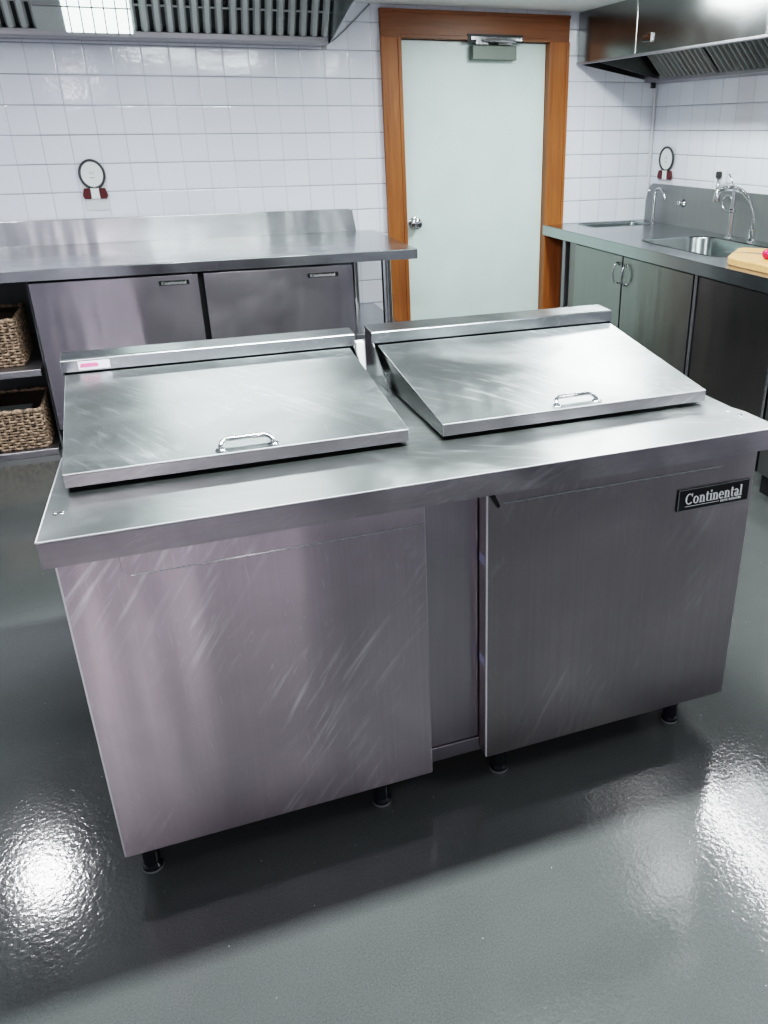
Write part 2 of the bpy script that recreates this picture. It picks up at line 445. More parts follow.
# cabinet body (carcass), set back behind the doors
DT = .052; V0 = .065
bx0, bx1 = .014, 1.530
body = MB().box(bx0+.004, bx1-.006, V0+DT+.004, DEP-.03, .105, H-.004)
build('cabinet_body', body, M['body'], pt, bevel=.002)
build('center_mullion', MB().box(.70, .835, V0+DT-.004, V0+DT+.006, .135, H-.01), M['body'], pt, bevel=.001)
build('bottom_rail', MB().box(bx0+.01, bx1-.01, V0+DT-.008, V0+DT+.006, .092, .133), M['body'], pt, bevel=.0015)
gk = MB()
for a, b in ((.024, .690), (.844, 1.520)):
    gk.box(a, b, V0+DT-.008, V0+DT-.002, .112, H-.06)
build('door_gasket', gk, M['black'], pt)
def prep_door(u0, u1, mat, left):
    d = MB()
    z0, z1 = .103, H-.030
    r = .008
    d.prism([(u0+r*.4,z0),(u1-r*.4,z0),(u1,z0+r*.4),(u1,z1),(u0,z1),(u0,z0+r*.4)], V0, V0+DT-.007, 'y')
    o = build('door', d, mat, pt, bevel=.0025)
    # pull strip along the top edge with a chamfered end
    s = MB(); a, b = (u0+.105, u1-.004) if left else (u0+.018, u1-.10)
    zt, zb = H-LIP+.012, .772 if left else .790
    pr = [(a+.014, zb), (b, zb), (b, zt), (a, zt), (a, zb+.012)]
    s.prism(pr, V0-.006, V0+.001, 'y')
    ps = build('pull_strip', s, mat, o, bevel=.001)
    build('strip_hem', MB().box(a+.014, b, V0-.0072, V0-.0055, zb-.0005, zb+.0022), M['handle'], ps)
    # pale strip on the left of each door, painted as the chamfer's catch light
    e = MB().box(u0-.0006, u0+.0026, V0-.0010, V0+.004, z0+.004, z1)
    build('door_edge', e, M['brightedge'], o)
    return o
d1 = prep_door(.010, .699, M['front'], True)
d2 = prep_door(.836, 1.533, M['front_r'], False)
badge(d2, 1.318, 1.520, .688, .744, V0)
for z, h in ((.648,.022), (.380,.022)):
    st = build('sticker', MB().box(.8348, .836, V0+.012, V0+.040, z-h/2, z+h/2), M['lilac'], d2)
build('latch', MB().prism([(.840,.812),(.852,.812),(.864,.786),(.858,.782)], V0-.0085, V0-.0026, 'y'), M['black'], d2)
# eight black adjustable legs
def leg(x, y):
    l = MB().lathe([(.021,.105),(.021,.06),(.019,.058),(.019,.018),(.023,.014),(.023,.0),(0,0)], (x,y,0), None, 20)
    o = auto_smooth(build('leg', l, M['blackgloss'], pt))
    f = MB().lathe([(.0235,.0005),(.0235,.006),(.020,.007)], (x,y,0), None, 20)
    build('foot_ring', f, M['grey'], o)
for x in (.052, .585, .897, 1.415):
    for y in (.125, DEP-.08): leg(x, y)
# raised pan housings and their hinged lids
def housing(u0, u1, left, vt1=.790):
    h0 = H-.002
    vt0, vb0 = .722, .56
    zt = H+.128
    hb = MB()
    # two side cheeks, back plate, and the sloping cap
    hb.box(u0, u1, vt1-.003, vt1, h0, zt)
    hb.box(u0+.003, u1-.003, vb0+.05, vt1-.004, h0, H+.045)
    o = build('housing', hb, M['house'], pt, bevel=.001)
    for a in (u0, u1-.003):
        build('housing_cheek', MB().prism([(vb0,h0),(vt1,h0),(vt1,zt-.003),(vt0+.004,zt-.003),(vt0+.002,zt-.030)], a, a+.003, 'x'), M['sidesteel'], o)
    cap = MB()
    cap.prism([(vt0,zt-.032),(vt0-.0005,zt-.002),(vt0+.004,zt+.001),(vt1-.004,zt+.004),(vt1,zt+.001),(vt1,zt-.02),(vt1-.004,zt-.02),(vt1-.005,zt-.002),(vt0+.005,zt-.005),(vt0+.004,zt-.032)], u0-.002, u1+.002, 'x')
    build('housing_cap', cap, M['house'], o, bevel=.0015)
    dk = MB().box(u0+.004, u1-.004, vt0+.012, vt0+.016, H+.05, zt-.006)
    build('shadow_gap', dk, M['black'], o)  # black sheet standing in for the shade under the cap
    return o
def lid(a0, a1, b0, b1, hc):
    """front edge from a0 to a1, hinge edge from b0 to b1"""
    vf, vr = .202, .716
    zf, zr, t = H+.037, H+.094, .003
    L = MB()
    L.hexa([(a0,vf,zf-t),(a1,vf,zf-t),(b1,vr,zr-t),(b0,vr,zr-t),(a0,vf,zf),(a1,vf,zf),(b1,vr,zr),(b0,vr,zr)])
    L.hexa([(a0,vf,H+.009),(a1,vf,H+.009),(a1,vf+t,H+.009),(a0,vf+t,H+.009),(a0,vf,zf-t),(a1,vf,zf-t),(a1,vf+t,zf-t),(a0,vf+t,zf-t)])
    sides = []
    for p, q, w in ((a0,b0,t),(a1,b1,-t)):
        x0, x1 = sorted((p, p+w)); y0, y1 = sorted((q, q+w))
        sides.append([(x0,vf+.001,H+.009),(x1,vf+.001,H+.009),(y1,vr,H+.003),(y0,vr,H+.003),(x0,vf+.001,zf-t),(x1,vf+.001,zf-t),(y1,vr,zr-t),(y0,vr,zr-t)])
    o = build('lid', L, M['lid'], pt, bevel=.0015)
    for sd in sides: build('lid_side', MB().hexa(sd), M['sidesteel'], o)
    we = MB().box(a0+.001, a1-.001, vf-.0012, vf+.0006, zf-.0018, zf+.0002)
    build('worn_edge', we, M['brightedge'], o)  # bright bar painting the highlight on the lid's front edge
    ed = MB().box(a0+.002, a1-.002, vf-.0008, vf, H+.010, zf-.003)
    build('lid_edge', ed, M['lip'], o)
    # handle: bent bar with flat feet
    sl = (zr-zf)/(vr-vf); y = vf+.018; z = zf+sl*(y-vf)
    hw = .052
    pts = [(hc-hw, y, z), (hc-hw, y+.004, z+.006), (hc-hw+.004, y+.014, z+.011), (hc-hw+.014, y+.020, z+.014), (hc+hw-.014, y+.020, z+.014), (hc+hw-.004, y+.014, z+.011), (hc+hw, y+.004, z+.006), (hc+hw, y, z)]
    h_ = MB().tube(pts, .0048, 10)
    for s in (-1, 1): h_.lathe([(.012,0),(.012,.002),(.006,.004)], (hc+s*hw, y, z-.0005), None, 14)
    build('lid_handle', h_, M['chrome'], o, smooth=True)
    return o
housing(.014, .722, True); lid(.034, .711, .018, .708, .376)
housing(.772, 1.500, False, .806); lid(.788, 1.470, .784, 1.494, 1.125)
sk = build('sticker', MB().box(.050, .120, .7205, .7218, H+.101, H+.121), M['sticker'], pt)
ink = MB().prism([(.053,H+.107),(.092,H+.107),(.096,H+.111),(.092,H+.1165),(.056,H+.1165)], .7199, .7206, 'y')
build('sticker_print', ink, M['pink'], sk)
build('hinge_block', MB().box(.732, .756, .745, .77, H-.002, H+.100), M['white'], pt, bevel=.003)

# ------------------------------------------------------------------ back worktable
BH = .919; bY = 4.354; bX = 1.324
wt = thing('steel_worktable', 'long stainless worktable with upstand against the white tiled back wall', 'worktable', (.0, 4.8, 0))
b_ = MB()
b_.prism([(bY,BH-.053),(bY,BH-.003),(bY+.003,BH),(D-.004,BH),(D-.004,BH-.004),(bY+.005,BH-.004),(bY+.004,BH-.053)], -1.75, bX, 'x')
b_.box(bX-.004, bX, bY, D-.004, BH-.053, BH-.001)
build('worktop', b_, M['ctop'], wt, bevel=.0012, world=True)
us = MB()
us.prism([(-1.75,BH-.001),(1.205,BH-.001),(1.186,BH+.132),(1.176,BH+.136),(-1.75,BH+.136)], D-.036, D-.008, 'y')
build('backsplash', us, M['splash'], wt, bevel=.002, world=True)
for x, y in ((1.157, 4.402), (1.157, 5.20), (-1.70, 4.42), (-1.70, 5.2)):
    l = MB().tube([(x,y,0),(x,y,BH-.004)], .026, 20)
    o = auto_smooth(build('leg', l, M['handle'], wt, world=True))
    f = MB().lathe([(.03,0),(.03,.012),(.027,.02)], (x,y,0), None, 16)
    build('foot', f, M['blackgloss'], o, world=True)
build('undershelf', MB().box(.985, 1.30, 4.46, D-.01, .425, .452), M['ctop'], wt, bevel=.002, world=True)
# refrigerated cabinet below it
fr = thing('undercounter_refrigerator', 'low stainless refrigerator with two square doors under the back worktable', 'refrigerator', (.18, 4.8, 0))
build('cabinet_body', MB().box(-.585, .960, 4.446, 5.22, .10, .845), M['black'], fr, bevel=.002, world=True)
for k, (a, b) in enumerate(((-.601, .172), (.199, .968))):
    d = build('door', MB().box(a, b, 4.388, 4.440, .115, .853), M['fridge'], fr, bevel=.003, world=True)
    if k == 0: badge(d, -.02-.18, .128-.18, .803, .827, 4.388-4.8, False)
    else: badge(d, .722-.18, .888-.18, .795, .819, 4.388-4.8, False)
for x in (-.52, .18, .90):
    for y in (4.50, 5.15):
        build('leg', MB().lathe([(.02,.1),(.02,.0),(0,0)], (x,y,0), None, 14), M['blackgloss'], fr, world=True)
# shelf unit to its left
su = thing('shelf_unit', 'grey steel shelf unit with two open shelves left of the refrigerator', 'shelf', (-1.2, 4.8, 0))
for z in (.437, .023):
    s = MB().prism([(4.345,z-.022),(4.345,z+.008),(4.349,z+.011),(5.2,z+.011),(5.2,z+.007),(4.351,z+.007),(4.349,z-.022)], -1.66, -.622, 'x')
    build('shelf', s, M['gutter'], su, bevel=.001, world=True)
build('back_panel', MB().box(-1.66, -.612, 5.2, 5.206, .03, .85), M['grey'], su, world=True)
build('side_panel', MB().box(-.622, -.614, 4.47, 5.2, 0, .85), M['grey'], su, world=True)
build('side_panel', MB().box(-1.668, -1.66, 4.40, 5.2, 0, .85), M['grey'], su, world=True)

# wicker baskets
def basket_parts(root, w, d, h, hole):
    """front left bottom corner at origin, woven strands around upright stakes"""
    pts = []
    base = rrect(0, w, 0, d, .02, 3)
    # resample perimeter
    per = []; L = 0
    loop = base+[base[0]]
    seg = [(Vector(loop[i]), Vector(loop[i+1])) for i in range(len(base))]
    tot = sum((b-a).length for a, b in seg); n = int(tot/.028)//2*2; n4 = n*4
    def at(t):
        t = (t % 1)*tot
        for a, b in seg:
            l = (b-a).length
            if t <= l: 
                dd = (b-a)/l if l > 1e-9 else Vector((1,0)); return a+(b-a)*(t/l if l > 1e-9 else 0), Vector((dd.y, -dd.x))
            t -= l
        return Vector(base[0]), Vector((1,0))
    rows = int(h/.0135)
    wv = MB()
    for r_ in range(rows):
        z = .008+r_*(h-.014)/(rows-1); ph = r_ % 2
        path = []
        for k in range(n4):
            p, nn = at(k/n4); off = .0052*math.sin(k*PI/4+ph*PI)+random.uniform(-.0012,.0012)
            path.append((p.x+nn.x*off, p.y+nn.y*off, z+random.uniform(-.0012,.0012)))
        wv.tube(path, .0066, 5, closed=True)
    build('woven_wall', wv, M['wicker'], root, smooth=True)
    stk = MB()
    for k in range(n//1):
        p, nn = at((k+.0)/n); stk.tube([(p.x,p.y,.0),(p.x,p.y,h)], .0055, 5)
    build('stakes', stk, M['wicker'], root, smooth=True)
    rim = MB(); path = [(at(k/90)[0].x, at(k/90)[0].y, h+.003*math.sin(k*1.9)) for k in range(90)]
    rim.tube(path, .011, 7, closed=True); build('rim', rim, M['wicker'], root, smooth=True)
    ln = MB(); i = .010
    ln.box(i, w-i, i, i+.003, .004, h-.006).box(i, w-i, d-i-.003, d-i, .004, h-.006).box(i, i+.003, i, d-i, .004, h-.006).box(w-i-.003, w-i, i, d-i, .004, h-.006).box(i, w-i, i, d-i, .001, .006)
    build('liner', ln, M['wickerdark'], root)
    if hole:
        hh = MB().prism(rrect(w/2-.085, w/2+.085, h-.050, h-.022, .013), -.014, .0, 'y')
        build('handle_opening', hh, M['wickerdark'], root)
b1 = thing('wicker_basket', 'brown woven basket with cut-out handle on the upper open shelf', 'basket', (-1.005, 4.44, .448), 0, 'wicker baskets on the open shelves')
basket_parts(b1, .30, .40, .228, True)
b2 = thing('wicker_basket', 'brown woven basket on the lower open shelf, grey tray showing inside', 'basket', (-1.01, 4.385, .034), 0, 'wicker baskets on the open shelves')
basket_parts(b2, .345, .40, .20, False)
tr = thing('plastic_tray', 'dark grey tray lying in the lower wicker basket', 'tray', (-.95, 4.44, .042))
t = MB(); 
t.box(0,.20,0,.26,0,.008).box(0,.005,0,.26,.008,.13).box(.195,.20,0,.26,.008,.13).box(.005,.195,0,.005,.008,.13).box(.005,.195,.255,.26,.008,.13)
build('tray_body', t, M['grey'], tr, bevel=.002)
build('tray_lid', MB().box(-.004,.204,-.004,.264,.13,.138), M['grey'], tr, bevel=.002)

# ------------------------------------------------------------------ round dial holders on the walls
def dial_parts(root):
    """drawn on the plane y=0 looking towards -y, centre of dial at origin"""
    rim = MB().tube([(.064*math.cos(t*2*PI/32), -.014, .074*math.sin(t*2*PI/32)) for t in range(32)], .0065, 8, closed=True)
    build('rim', rim, M['rubber'], root, smooth=True)
    f = MB().prism([(.058*math.cos(t*2*PI/32), .067*math.sin(t*2*PI/32)) for t in range(32)], -.014, -.001, 'y')
    face = build('dial_face', f, M['white'], root, bevel=.002)
    mk = MB()
    for k, (x, z, w) in enumerate(((-.012,.010,.004),(-.004,.012,.003),(.004,.009,.004),(.011,.011,.003),(-.006,.002,.008),(.007,.001,.005),(-.002,-.018,.022))):
        mk.box(x-w/2, x+w/2, -.0148, -.0140, z-.002, z+.002)
    build('dial_print', mk, M['cabledark'], face)
    build('back_plate', MB().box(-.060,.060,-.006,-.0004,-.195,-.060), M['offwhite'], root, bevel=.002)
    build('white_clip', MB().box(-.022,.022,-.020,-.006,-.130,-.070), M['white'], root, bevel=.002)
    for s in (-1, 1):
        c = MB().prism([(s*.024,-.074),(s*.056,-.074),(s*.066,-.110),(s*.060,-.130),(s*.026,-.130)], -.024, -.006, 'y')
        build('red_clip', c, M['red'], root, bevel=.003)
dl = thing('wall_dial', 'white round dial in dark rim over red clips, on back wall above the worktable', 'dial', (-.284, D, 1.290), 0, 'round dials on the tiled walls')
dial_parts(dl)
for src in (dl,):
    c = src.copy(); COL.objects.link(c); c.location = (RX, 5.10, 1.315); c.rotation_euler = (0,0,-PI/2); c.scale = (1.25,1,1)
    c['label'] = 'white round dial in dark rim over red clips, on right wall above the sink upstand'
    for ch in list(src.children):
        if ch.parent is not src: continue
        k = ch.copy(); COL.objects.link(k); k.parent = c
        for g_ in list(ch.children):
            q = g_.copy(); COL.objects.link(q); q.parent = k

# ------------------------------------------------------------------ sink counter on the right
SH = .898; sX = 2.53; yN = 2.74
sc = thing('sink_counter', 'stainless sink counter with two basins and a cupboard base along the right wall', 'sink counter', (2.95, 4.1, 0))
# worktop with two rounded basin openings: build as a grid of polygons around each hole via boolean-free bridging
def slab_with_holes(x0, x1, y0, y1, z0, z1, holes):
    bm = bmesh.new()
    outer = [bm.verts.new((x,y,z1)) for x, y in ((x0,y0),(x1,y0),(x1,y1),(x0,y1))]
    ed = [bm.edges.new((outer[i], outer[(i+1)%4])) for i in range(4)]
    for h in holes:
        vs = [bm.verts.new((x,y,z1)) for x, y in h]
        ed += [bm.edges.new((vs[i], vs[(i+1)%len(vs)])) for i in range(len(vs))]
    bmesh.ops.triangle_fill(bm, use_beauty=True, use_dissolve=False, edges=ed)
    for h in holes:      # make sure the holes stay open
        cx = sum(p[0] for p in h)/len(h); cy = sum(p[1] for p in h)/len(h)
        hx0, hx1 = min(p[0] for p in h), max(p[0] for p in h); hy0, hy1 = min(p[1] for p in h), max(p[1] for p in h)
        kill = []
        for f in bm.faces:
            on = all(hx0-1e-5 <= v.co.x <= hx1+1e-5 and hy0-1e-5 <= v.co.y <= hy1+1e-5 for v in f.verts)
            if on: kill.append(f)
        bmesh.ops.delete(bm, geom=kill, context='FACES_ONLY')
    r = bmesh.ops.extrude_face_region(bm, geom=bm.faces[:])
    for v in [g_ for g_ in r['geom'] if isinstance(g_, bmesh.types.BMVert)]: v.co.z = z0
    return bm
def unique(p):
    out = []
    for q in p:
        if not out or (abs(q[0]-out[-1][0])+abs(q[1]-out[-1][1])) > 1e-6: out.append(q)
    if (abs(out[0][0]-out[-1][0])+abs(out[0][1]-out[-1][1])) < 1e-6: out.pop()
    return out
hole1 = unique(rrect(2.775, 3.225, 5.035, 5.270, .035, 5))
hole2 = unique(rrect(2.700, 3.185, 3.575, 4.38, .13, 8))
m_ = MB(); m_.bm.free(); m_.bm = slab_with_holes(sX, RX-.004, yN, D-.004, SH-.004, SH, [hole1, hole2])
build('worktop', m_, M['sink'], sc, world=True)
lp = MB().prism([(sX,SH-.066),(sX,SH-.002),(sX+.004,SH-.001),(sX+.004,SH-.066)], yN, D-.004, 'y')
lp.box(sX, RX-.004, yN, yN+.004, SH-.066, SH-.001)
build('worktop_edge', lp, M['sink'], sc, bevel=.001, world=True)
def basin(h, depth, name='basin'):
    m = MB(); bm = m.bm
    cx = sum(p[0] for p in h)/len(h); cy = sum(p[1] for p in h)/len(h)
    prof = [(1.035, .0015), (1.0, .002), (.985, -.010), (.965, -depth+.03), (.93, -depth+.006), (.86, -depth)]
    rings = [[bm.verts.new((cx+(x-cx)*s, cy+(y-cy)*s, SH+z)) for x, y in h] for s, z in prof]
    for A, B in zip(rings, rings[1:]):
        for i in range(len(h)): bm.faces.new([A[i], A[(i+1)%len(h)], B[(i+1)%len(h)], B[i]])
    bm.faces.new(rings[-1])
    o = build(name, m, M['basin'], sc, smooth=True, world=True)
    dn = MB().lathe([(.04,.001),(.036,.003),(.02,.0015),(0,.001)], (cx,cy,SH-depth), None, 20)
    build('drain', dn, M['chrome'], o, smooth=True, world=True)
basin(hole1, .12); basin(hole2, .17)
bs = MB().prism([(D-.006,SH-.001),(D-.006,SH+.10),(D-.03,SH+.19),(D-.055,SH+.235),(D-.09,SH+.254),(yN,SH+.262),(yN,SH-.001)], RX-.022, RX-.004, 'x')
build('backsplash', bs, M['sinksplash'], sc, bevel=.002, world=True)
valve = MB().lathe([(.026,0),(.026,.006),(.014,.012),(.012,.03),(.016,.034),(.016,.046),(0,.048)], (RX-.022, 4.835, 1.05), Matrix.Rotation(-PI/2,3,'Y'), 20)
build('overflow_knob', valve, M['chrome'], sc, smooth=True, world=True)
# base cupboards
cX = 2.575
build('carcass', MB().box(cX+.016, RX-.03, yN+.02, 4.99, .10, .70), M['black'], sc, world=True)
build('carcass_rail', MB().box(cX+.016, cX+.04, yN+.02, 4.99, .70, SH-.068), M['black'], sc, world=True)
build('toe_kick', MB().box(cX+.06, cX+.07, yN+.02, 4.99, 0, .10), M['black'], sc, world=True)
build('side_panel', MB().box(cX+.016, RX-.03, 4.99, 5.0, .10, SH-.07), M['darkdoor'], sc, world=True)
build('leg', MB().box(2.56, 2.596, 5.02, 5.06, 0, SH-.05), M['gutter'], sc, bevel=.004, world=True)
def D_handle(y, door, s):
    h = MB(); zc = .715
    path = [(cX-.002, y, zc+.055)]+[(cX-.002-.034*math.sin(a), y+.006*math.sin(a)*s, zc+.065*math.cos(a)) for a in [math.radians(q) for q in range(20, 161, 14)]]+[(cX-.002, y, zc-.055)]
    h.tube(path, .0052, 8)
    h.lathe([(.011,0),(.011,.003)], (cX, y, zc+.055), Matrix.Rotation(-PI/2,3,'Y'), 12).lathe([(.011,0),(.011,.003)], (cX, y, zc-.055), Matrix.Rotation(-PI/2,3,'Y'), 12)
    build('door_handle', h, M['chrome'], door, smooth=True, world=True)
for k, (a, b, mt) in enumerate(((4.302, 4.900, 'sinkdoor'), (3.588, 4.288, 'sinkdoor'), (2.90, 3.535, 'darkdoor'))):
    d = build('door', MB().box(cX, cX+.014, a, b, .105, SH-.082), M[mt], sc, bevel=.0015, world=True)
    if k == 0: D_handle(4.335, d, 1)
    if k == 1: D_handle(4.245, d, -1)
build('door_post', MB().box(cX-.002, cX+.012, 3.548, 3.572, .105, SH-.075), M['gutter'], sc, bevel=.001, world=True)
build('dark_infill', MB().box(cX+.004, cX+.014, 4.905, 4.985, .105, SH-.075), M['darkdoor'], sc, world=True)
# free-standing cabinet, next along
fc = thing('steel_cabinet', 'low steel cabinet standing just before the sink counter, seen past the prep table edge', 'cabinet', (2.7, 2.2, 0))
build('cabinet_body', MB().box(2.372, 3.30, 1.60, 2.70, .10, .86), M['black'], fc, bevel=.002, world=True)
build('door', MB().box(2.355, 2.370, 1.62, 2.665, .11, .85), M['sinkdoor'], fc, bevel=.002, world=True)
build('edge_strip', MB().box(2.352, 2.370, 2.675, 2.690, .11, .85), M['handle'], fc, bevel=.001, world=True)
build('toe_kick', MB().box(2.40, 3.28, 1.62, 2.68, 0, .10), M['black'], fc, world=True)
build('cabinet_top', MB().box(2.345, 3.33, 1.58, 2.715, .86, .89), M['sink'], fc, bevel=.003, world=True)

# faucets
ft_ = thing('prerinse_faucet', 'tall chrome spray faucet with arched spring hose beside the big sink basin', 'faucet', (3.27, 4.238, SH))
p = MB().lathe([(.026,0),(.026,.008),(.017,.014),(.0145,.05),(.0145,.145),(.020,.150),(.020,.160),(.0125,.166),(.0125,.285),(0,.287)], (0,0,0), None, 20)
auto_smooth(build('riser', p, M['chrome'], ft_))
b2_ = MB().lathe([(.025,0),(.025,.008),(.018,.014),(.018,.07),(.013,.074),(0,.075)], (0,-.205,0), None, 20)
auto_smooth(build('hose_base', b2_, M['chrome'], ft_))
# spring hose from second base arching over the riser to the spray valve
def bez(P, n=60):
    out = []
    for i in range(n+1):
        t = i/n; q = [Vector(a) for a in P]
        while len(q) > 1: q = [q[j].lerp(q[j+1], t) for j in range(len(q)-1)]
        out.append(q[0])
    return out
hp = bez([(0,-.205,.06),(0,-.215,.22),(0,-.10,.31),(0,.05,.30),(0,.150,.262)], 70)
build('hose', MB().tube(hp, .0065, 8), M['rubber'], ft_, smooth=True)
sp = []
NT = 46
for i in range(NT*10+1):
    t = i/(NT*10)*(len(hp)-1); a = int(min(t, len(hp)-2)); f = t-a
    c = hp[a].lerp(hp[a+1], f); d = (hp[a+1]-hp[a]).normalized(); s1 = Vector((1,0,0)); s2 = d.cross(s1)
    an = 2*PI*i/10; sp.append(c+(s1*math.cos(an)+s2*math.sin(an))*.0105)
build('spring', MB().tube(sp, .0022, 5), M['chrome'], ft_, smooth=True)
sv = MB().lathe([(.009,-.03),(.020,-.026),(.022,.0),(.018,.030),(.013,.036),(.0125,.10),(.016,.104),(0,.106)], (0,.163,.222), None, 18)
auto_smooth(build('spray_valve', sv, M['chrome'], ft_))
gp = MB().lathe([(.013,0),(.019,.008),(.019,.034),(.013,.040),(0,.041)], (0,.168,.328), None, 16)
auto_smooth(build('valve_grip', gp, M['rubber'], ft_))
rg = MB().tube([(0, .055+.045*math.cos(t*2*PI/20), .195+.045*math.sin(t*2*PI/20)) for t in range(20)], .004, 6, closed=True)
build('hose_ring', rg, M['chrome'], ft_, smooth=True)
lv = MB().tube([(0,0,.28),(-.005,.035,.33),(-.005,.06,.36)], .004, 6)
build('trigger_rod', lv, M['chrome'], ft_, smooth=True)
f2 = thing('gooseneck_tap', 'small chrome hooked tap behind the small corner basin', 'tap', (3.285, 5.117, SH))
p = MB().lathe([(.020,0),(.020,.008),(.011,.014),(.009,.06),(.009,.175),(.013,.180),(.013,.20),(.006,.206),(0,.207)], (0,0,0), None, 16)
auto_smooth(build('tap_stem', p, M['chrome'], f2))
build('spout', MB().tube(bez([(0,.0,.195),(0,-.01,.24),(0,-.06,.245),(0,-.115,.225),(0,-.13,.165)], 20), .0085, 8), M['handle'], f2, smooth=True)
build('tap_lever', MB().tube([(0,0,.20),(-.02,.01,.215),(-.05,.012,.218)], .005, 6), M['chrome'], f2, smooth=True)
op = thing('outlet_plate', 'small white plate on the right wall behind the spray faucet', 'wall plate', (RX, 4.49, 1.228), -PI/2)
build('plate', MB().box(-.055,.055,-.008,-.0004,-.045,.045), M['white'], op, bevel=.002)
build('outlet_slot', MB().box(-.012,-.004,-.0086,-.0078,-.012,.012).box(.006,.014,-.0086,-.0078,-.012,.012), M['cabledark'], op)

# cutting board with knife and red vegetable
cb = tag(build('cutting_board', MB().prism([(2.600,3.30),(2.60,3.345),(2.63,3.40),(2.86,3.62),(2.90,3.625),(3.16,3.36),(2.90,3.02),(2.60,2.98)], SH+.0005, SH+.036, 'z'), M['board'], bevel=.006),
         'pale wooden cutting board on the sink counter at the right edge of view', 'cutting board')
kf = thing('kitchen_knife', 'steel kitchen knife lying across the wooden cutting board', 'knife', (2.80, 3.40, SH+.0365))
build('blade', MB().prism([(-.045,.145),(-.012,.02),(-.01,-.10),(.018,-.10),(.014,.02)], 0, .003, 'z'), M['knife'], kf)
build('knife_handle', MB().prism(rrect(-.010,.016,-.20,-.10,.008), -.0005, .014, 'z'), M['blackgloss'], kf, bevel=.003)
kf.rotation_euler = (0,0,.45)
tm = thing('red_tomato', 'small red tomato beside the knife on the cutting board', 'tomato', (2.735, 3.235, SH+.036))
auto_smooth(build('tomato_flesh', MB().lathe([(0,.001),(.014,.001),(.026,.012),(.030,.024),(.026,.038),(.014,.046),(.004,.044),(0,.042)], (0,0,0), None, 24), M['tomato'], tm), 60)
build('stalk', MB().tube([(0,0,.042),(.003,.002,.052)], .002, 6), M['wickerdark'], tm)

# ------------------------------------------------------------------ extractor hoods
def baffles(name, A, B, u0, u1, along, out, pitch, width, depth, parent, mat, rnd=False):
    """ridged filter bank: line A->B (in the vertical plane), repeated along 'along' axis from u0 to u1. returns one object"""
    m = MB(); A = Vector(A); B = Vector(B); t = (B-A).normalized(); nrm = Vector((t.y, -t.x))*out
    def P(u, q):
        return (u, q.x, q.y) if along == 'x' else (q.x, u, q.y)
    u = u0
    while u+width <= u1:
        w = width
        sec = [(u, A, B)]
        c = [(0,0),(.25*w,depth),(.75*w,depth),(w,0)]
        for (a0, d0), (a1, d1) in zip(c, c[1:]):
            v = [m.bm.verts.new(P(u+a0, A+nrm*d0)), m.bm.verts.new(P(u+a1, A+nrm*d1)), m.bm.verts.new(P(u+a1, B+nrm*d1)), m.bm.verts.new(P(u+a0, B+nrm*d0))]
            m.bm.faces.new(v)
        u += pitch
    return build(name, m, mat, parent, world=True)
# left hood
hl = thing('extractor_hood', 'steel extractor hood with upright baffle filters above the back worktable', 'hood', (0, 4.8, 1.95))
HX0, HX1 = -1.75, 1.085
build('gutter', MB().prism([(5.085,1.958),(5.085,1.985),(5.092,1.990),(5.098,1.985),(5.098,1.966),(D-.002,1.962),(D-.002,1.955),(5.10,1.950)], HX0, HX1-.02, 'x'), M['gutter'], hl, bevel=.001, world=True)
A0, B0 = (5.115, 1.985), (4.98, 2.075)
C0, E0 = (4.975, 2.08), (4.86, 2.16)
dep = .013
for k in range(5):
    a = HX0+.01+k*.568; b = min(a+.56, HX1-.012)
    f = baffles('filter_panel', (5.112,1.980), (4.955,2.170), a, b, 'x', -1, .062, .044, .016, hl, M['filter'])
    bkp = MB(); 
    bkp.hexa([(a,5.118,1.984),(b,5.118,1.984),(b,5.122,1.988),(a,5.122,1.988),(a,4.962,2.176),(b,4.962,2.176),(b,4.966,2.180),(a,4.966,2.180)])
    build('filter_backing', bkp, M['black'], f, world=True)
# glowing panel added to give the filters their glare, thin bars across it
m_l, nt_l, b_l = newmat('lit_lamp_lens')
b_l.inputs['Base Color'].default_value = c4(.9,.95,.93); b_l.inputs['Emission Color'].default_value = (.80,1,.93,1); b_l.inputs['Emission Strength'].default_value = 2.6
def slope(t, off): return (5.112+(4.955-5.112)*t-.77*off, 1.980+.19*t-.64*off)
def slab(x0, x1, t0, t1, o0, o1):
    a, b, c, d = slope(t0,o0), slope(t1,o0), slope(t1,o1), slope(t0,o1)
    return MB().prism([a, b, c, d], x0, x1, 'x')
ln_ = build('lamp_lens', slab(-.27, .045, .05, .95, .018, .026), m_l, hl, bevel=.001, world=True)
build('lamp_frame', slab(-.40, -.27, .05, .95, .017, .022), M['filter'], hl, world=True)
gb = MB()
for k in range(6):
    x = -.245+k*.055; a, b = slope(.05,.034), slope(.95,.034)
    gb.tube([(x, a[0], a[1]), (x+.004, b[0], b[1])], .0035, 6)
gb.tube([(-.40, slope(.62,.036)[0], slope(.62,.036)[1]), (.05, slope(.62,.036)[0], slope(.62,.036)[1])], .004, 6)
build('lamp_guard', gb, M['gutter'], ln_, world=True)
